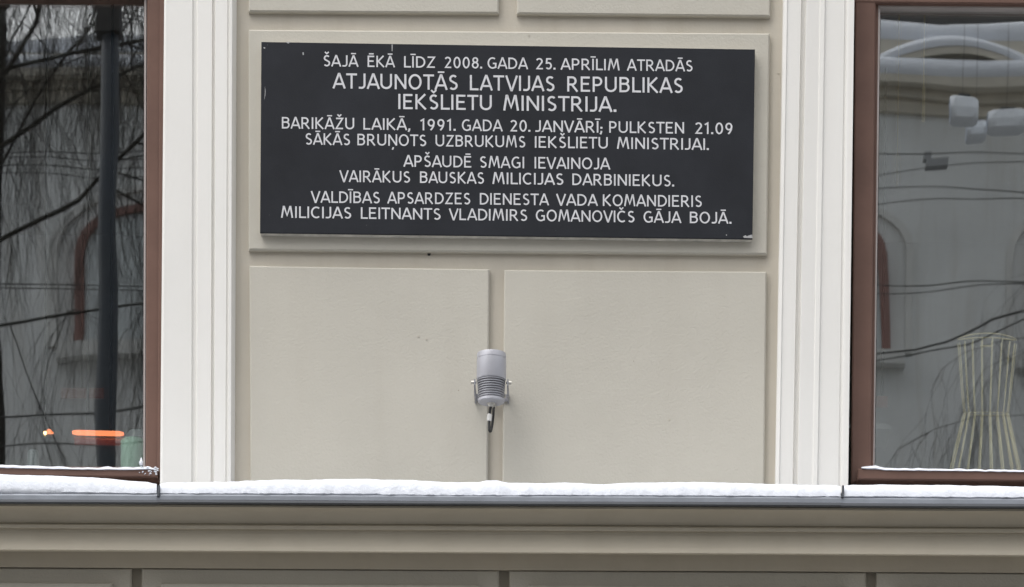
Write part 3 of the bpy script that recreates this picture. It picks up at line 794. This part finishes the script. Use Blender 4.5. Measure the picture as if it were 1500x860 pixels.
# arched windows
aw = 134*kk2
def arched(cx_, ztop, label=None):
    e = bpy.data.objects.new('arched_window', None); e.parent = opp; e.location = Vector((cx_, 0, ztop-2.2)); S.collection.objects.link(e)
    def archpts(r, drop, n=22):
        zc_ = ztop - aw*.72
        rr = r/aw
        p = [(cx_-r, zc_-drop)]
        p += [(cx_ + r*math.cos(u), zc_ + .72*r*max(0, math.sin(u))**.62) for u in [math.pi - math.pi*i/n for i in range(n+1)]]
        p += [(cx_+r, zc_-drop)]
        return p
    D = .52
    def band(r0, r1, y0, y1, name, m_):
        A = archpts(r0, D); B = archpts(r1, D)
        rows = [[Vector((a_[0], y0, a_[1])), Vector((b_[0], y0, b_[1])), Vector((b_[0], y1, b_[1])), Vector((a_[0], y1, a_[1])), Vector((a_[0], y0, a_[1]))] for a_, b_ in zip(A, B)]
        return fixn(MB().loft(rows).build(name, m_, e))
    band(aw, aw-14*kk2, -OY+.05, -OY+.002, 'frame', M['red'])
    band(aw+34*kk2, aw+24*kk2, -OY+.03, -OY+.001, 'surround', M['surr'])
    A = archpts(aw-14.2*kk2, D); n_ = len(A)
    MB().add([(a_[0], -OY+.02, a_[1]) for a_ in A] + [(a_[0], -OY+.003, a_[1]) for a_ in A], [tuple(range(n_)), tuple(range(n_, 2*n_))[::-1]] + [(i_, (i_+1) % n_, n_+(i_+1) % n_, n_+i_) for i_ in range(n_)]).build('pane', M['curtain'], e)
    zc_ = ztop - aw*.72
    MB().box((cx_-aw-.1, -OY+.004, zc_-D-.1), (cx_+aw+.1, -OY+.12, zc_-D-.004)).build('sill', M['surr'], e)
zarch = V(700, 303, OY).z
sp = (V(1174, 400, OY).x - V(240, 400, OY).x)/2
xc0 = V(240, 400, OY).x
for j in range(-5, 8):
    for fl in range(4):
        xx = xc0 + j*sp
        if abs(xx) < 15 and zarch - 3.4*fl > 2.4: arched(xx, zarch - 3.4*fl)

# snow-crusted street lamps slung on a span wire
DL = 16.0
def span(pts, d, r, label, name='overhead_wire'):
    ps = [V(x, y, d) for x, y in pts]
    a, b = ps[0], ps[-1]
    da = (ps[1]-ps[0]).normalized(); db = (ps[-1]-ps[-2]).normalized()
    # run on to the masts at both ends of the block
    L = [Vector((-15, -d, a.z + .6))]; Rr = [Vector((15, -d, b.z + .6))]
    path = L + ps + Rr
    o = MB().tube(path, r, 5).build(name, M['wire'])
    return tag(o, label, 'wire', 'overhead wires')
wl = [
 ([(0,225),(213,222),(1288,219),(1500,229)], 15.2, .0032, 'highest thin wire mirrored in the right window'),
 ([(0,231),(213,235),(1288,250),(1350,244),(1500,241)], 15.8, .0028, 'second wire from the top mirrored in the right window'),
 ([(0,243),(213,248),(1288,272),(1500,283)], 15.2, .0032, 'third wire from the top mirrored in the right window'),
 ([(0,254),(213,262),(1288,298),(1500,291)], 15.8, .0028, 'fourth wire from the top mirrored in the right window'),
 ([(0,416),(213,417),(1288,416),(1500,419)], 14.9, .0034, 'upper wire of the middle pair mirrored in both windows'),
 ([(0,422),(213,424),(1288,430),(1500,421)], 15.5, .0030, 'lower wire of the middle pair mirrored in the right window'),
 ([(0,610),(213,596),(1200,530),(1345,513),(1390,499),(1450,468),(1500,455)], 14.6, .0058, 'thick cable rising behind the wire chair'),
 ([(0,655),(213,640),(1200,545),(1335,522),(1420,500),(1500,465)], 14.6, .004, 'thin cable just below the thick cable'),
]
for pts, d, r, lab in wl: span(pts, d, r, lab)
for xx, lab in ((-15.1, 'dark mast at the left end of the overhead wires'), (15.1, 'dark mast at the right end of the overhead wires')):
    o = MB().tube([(xx, -15.2, .0), (xx, -15.2, 14.5)], .12, 10, rs=[.14, .09]).build('wire_mast', M['post'], None)
    tag(o, lab, 'mast', 'masts of the overhead wires')
def slunglamp(x0, y0, x1, y1, d, tilt, lab):
    tl, br = V(x0, y0, d), V(x1, y1, d)
    c = (tl+br)/2; w_ = abs(br.x-tl.x)/2; h_ = abs(tl.z-br.z)/2
    t = thing('slung_street_lamp', c, lab, 'street lamp', 'street lamps slung over the street')
    rows = []
    for k_ in range(9):
        u = -1+2*k_/8; e = (1-abs(u)**8)**.3 if abs(u) < 1 else .75
        rows.append([c + Vector((w_*u, .10*e*math.cos(v_), h_*(.35+.65*e)*math.copysign(abs(math.sin(v_))**.35, math.sin(v_)) + tilt*u*h_)) for v_ in [2*math.pi*j_/14 for j_ in range(15)]])
    autosmooth(MB().loft(rows).build('snow_crust', M['ice'], t), 50)
    MB().box((c.x-w_*.35, c.y-.05, c.z+h_*.9), (c.x+w_*.45, c.y+.05, c.z+h_*1.15)).build('housing', M['post'], t)
    MB().tube([c+Vector((0, 0, h_*1.1)), c+Vector((0, 0, 2.2))], .0014, 4).build('hanger', M['wire'], t)
slunglamp(1388, 139, 1431, 180, 17.0, -.05, 'squarish snow crusted street lamp left of two mirrored in the right window')
slunglamp(1446, 159, 1502, 196, 17.0, .05, 'wide snow crusted street lamp at the right edge of the right window')
slunglamp(1414, 178, 1444, 208, 17.3, .1, 'small bluish snow crusted lamp hanging just below the two larger ones')
# span wire that carries them
zs = V(1440, 150, 17).z + 2.2
tag(MB().tube([(-15, -17, zs+.7), (0, -17, zs+.1), (3, -17, zs-.01), (6, -17, zs+.1), (15, -17, zs+.7)], .007, 5).build('span_wire', M['wire']), 'span wire carrying the snow crusted street lamps', 'wire')
# camera-like fitting on the wires
c = V(1372, 240, 15.5)
ft = thing('junction_box', c, 'small dark fitting clipped to the wires mirrored in the right window', 'fitting')
MB().box((c.x-.075, c.y-.04, c.z-.02), (c.x+.06, c.y+.04, c.z+.025)).build('case', M['fitm'], ft)
MB().box((c.x-.09, c.y-.03, c.z+.0255), (c.x-.045, c.y+.03, c.z+.07)).build('clamp', M['fitm'], ft)

# lamp post
dp = 14.0
a = V(152, -300, dp); b = V(158, 690, dp)
kp = (V(200, 300, dp)-V(100, 300, dp)).length/100
xpole = V(156.5, 300, dp).x
post = thing('lamp_post', (xpole, -dp, 0), 'dark lamp post with a box high on it, mirrored in the left window', 'lamp post')
MB().tube([(xpole, -dp, 0), (xpole, -dp, 1.0), (xpole, -dp, 1.02), (xpole+.3*kp, -dp, 10), (xpole+6*kp, -dp, 14)], .1, 20, rs=[.11, .11, 15.5*kp, 14.5*kp, 9*kp]).build('pole', M['post'], post, smooth=True)
t_, b_ = V(139.5, -120, dp-.05), V(172.5, 44, dp-.05)
MB().box((t_.x, -dp-.06, b_.z), (b_.x, -dp+.075, t_.z)).build('control_box', M['nearblack'], post)
MB().tube([(xpole+6*kp, -dp, 14), (xpole+.1, -dp+.3, 14.6), (xpole+.1, -dp+1.6, 14.9)], .04, 8).build('arm', M['post'], post, smooth=True)
MB().box((xpole-.03, -dp+1.3, 14.80), (xpole+.25, -dp+2.0, 14.92)).build('lamp_head', M['post'], post)

# bare weeping trees
def tree(base, label, seed, height, limbs, reach, twig_n, aim=None, low=.45, kids0=13, rl=.019, tr=.19, group='bare trees across the street'):
    rnd = random.Random(seed)
    t = thing('bare_tree', base, label, 'tree', group)
    trunk = MB(); tw = MB()
    base = Vector(base)
    top = base + Vector((rnd.uniform(-.3, .3), rnd.uniform(-.3, .3), height*.78))
    path = [lerp(base, top, i/8) + Vector((.12*math.sin(i*.9), .1*math.cos(i*1.3), 0))*(i/8) for i in range(9)]
    trunk.tube(path, .2, 9, rs=[lerp(tr, .012, (i/8)**1.3) for i in range(9)])
    def branch(p, d, L, r, depth):
        n = 6 if depth < 3 else 5
        pts = [p.copy()]; rs = [r]; q = p.copy(); dd = d.normalized()
        for i in range(n):
            droop = (.10, .20, .34, .42)[min(depth, 3)]
            dd = (dd + Vector((rnd.gauss(0, .22), rnd.gauss(0, .22), rnd.gauss(0, .16) - droop*(1+i*.35)*(.75 if depth else .5)))).normalized()
            q = q + dd*(L/n); pts.append(q.copy()); rs.append(r*lerp(1, .35, (i+1)/n))
        (trunk if depth == 0 else tw).tube(pts, r, 6 if depth == 0 else (4 if depth == 1 else 3), cap=False, rs=rs)
        return pts, rs
    def grow(p, d, L, r, depth):
        pts, rs = branch(p, d, L, r, depth)
        if depth >= 3: return
        kids = (kids0, 10, twig_n)[depth]
        for j in range(kids):
            f = rnd.uniform(.15, 1.0); i = min(len(pts)-2, int(f*(len(pts)-1)))
            pp = lerp(pts[i], pts[i+1], rnd.random())
            dirn = (pts[i+1]-pts[i]).normalized()
            side = Vector((rnd.gauss(0, 1), rnd.gauss(0, 1), rnd.gauss(0, .7))).normalized()
            grow(pp, dirn*.5+side*.7+Vector((0, 0, -.45*depth-.1)), L*rnd.uniform(.42, .68), max(rs[i]*rnd.uniform(.35, .55), .0013), depth+1)
    for i in range(limbs):
        f = lerp(low, 1.0, i/max(1, limbs-1)); k_ = min(7, int(f*8)); p = lerp(path[k_], path[min(8, k_+1)], f*8-k_ if k_ < 8 else 0)
        a_ = i*2.4 + rnd.uniform(-.3, .3)
        if aim is not None and i % 2 == 0: a_ = aim + rnd.uniform(-.7, .7)
        grow(p, Vector((math.cos(a_), math.sin(a_), rnd.uniform(.5, 1.1))), reach*rnd.uniform(.8, 1.15)*lerp(1, .7, i/limbs), rl, 0)
    trunk.build('trunk', M['bark'], t, smooth=True)
    tw.build('crown', M['bark'], t, smooth=True)
    return t
xt = V(-40, 400, 16).x
tree((xt, -16.6, 0), 'large bare drooping tree mirrored in the left window', 11, 18.5, 13, 4.2, 9, aim=0.1, low=.78, kids0=19, rl=.015)
tree((V(1885, 400, 18).x, -18.4, 0), 'slim bare tree mirrored faintly at the right edge of the right window', 23, 14.2, 7, 2.6, 4, aim=math.pi, low=.80, rl=.011, kids0=12)
tree((V(50, 400, 17.6).x, -18.0, 0), 'slender bare tree whose dark stem stands at the left edge of the left window', 31, 19.5, 7, 3.2, 6, aim=0.0, low=.62, kids0=12, rl=.010, tr=.075)
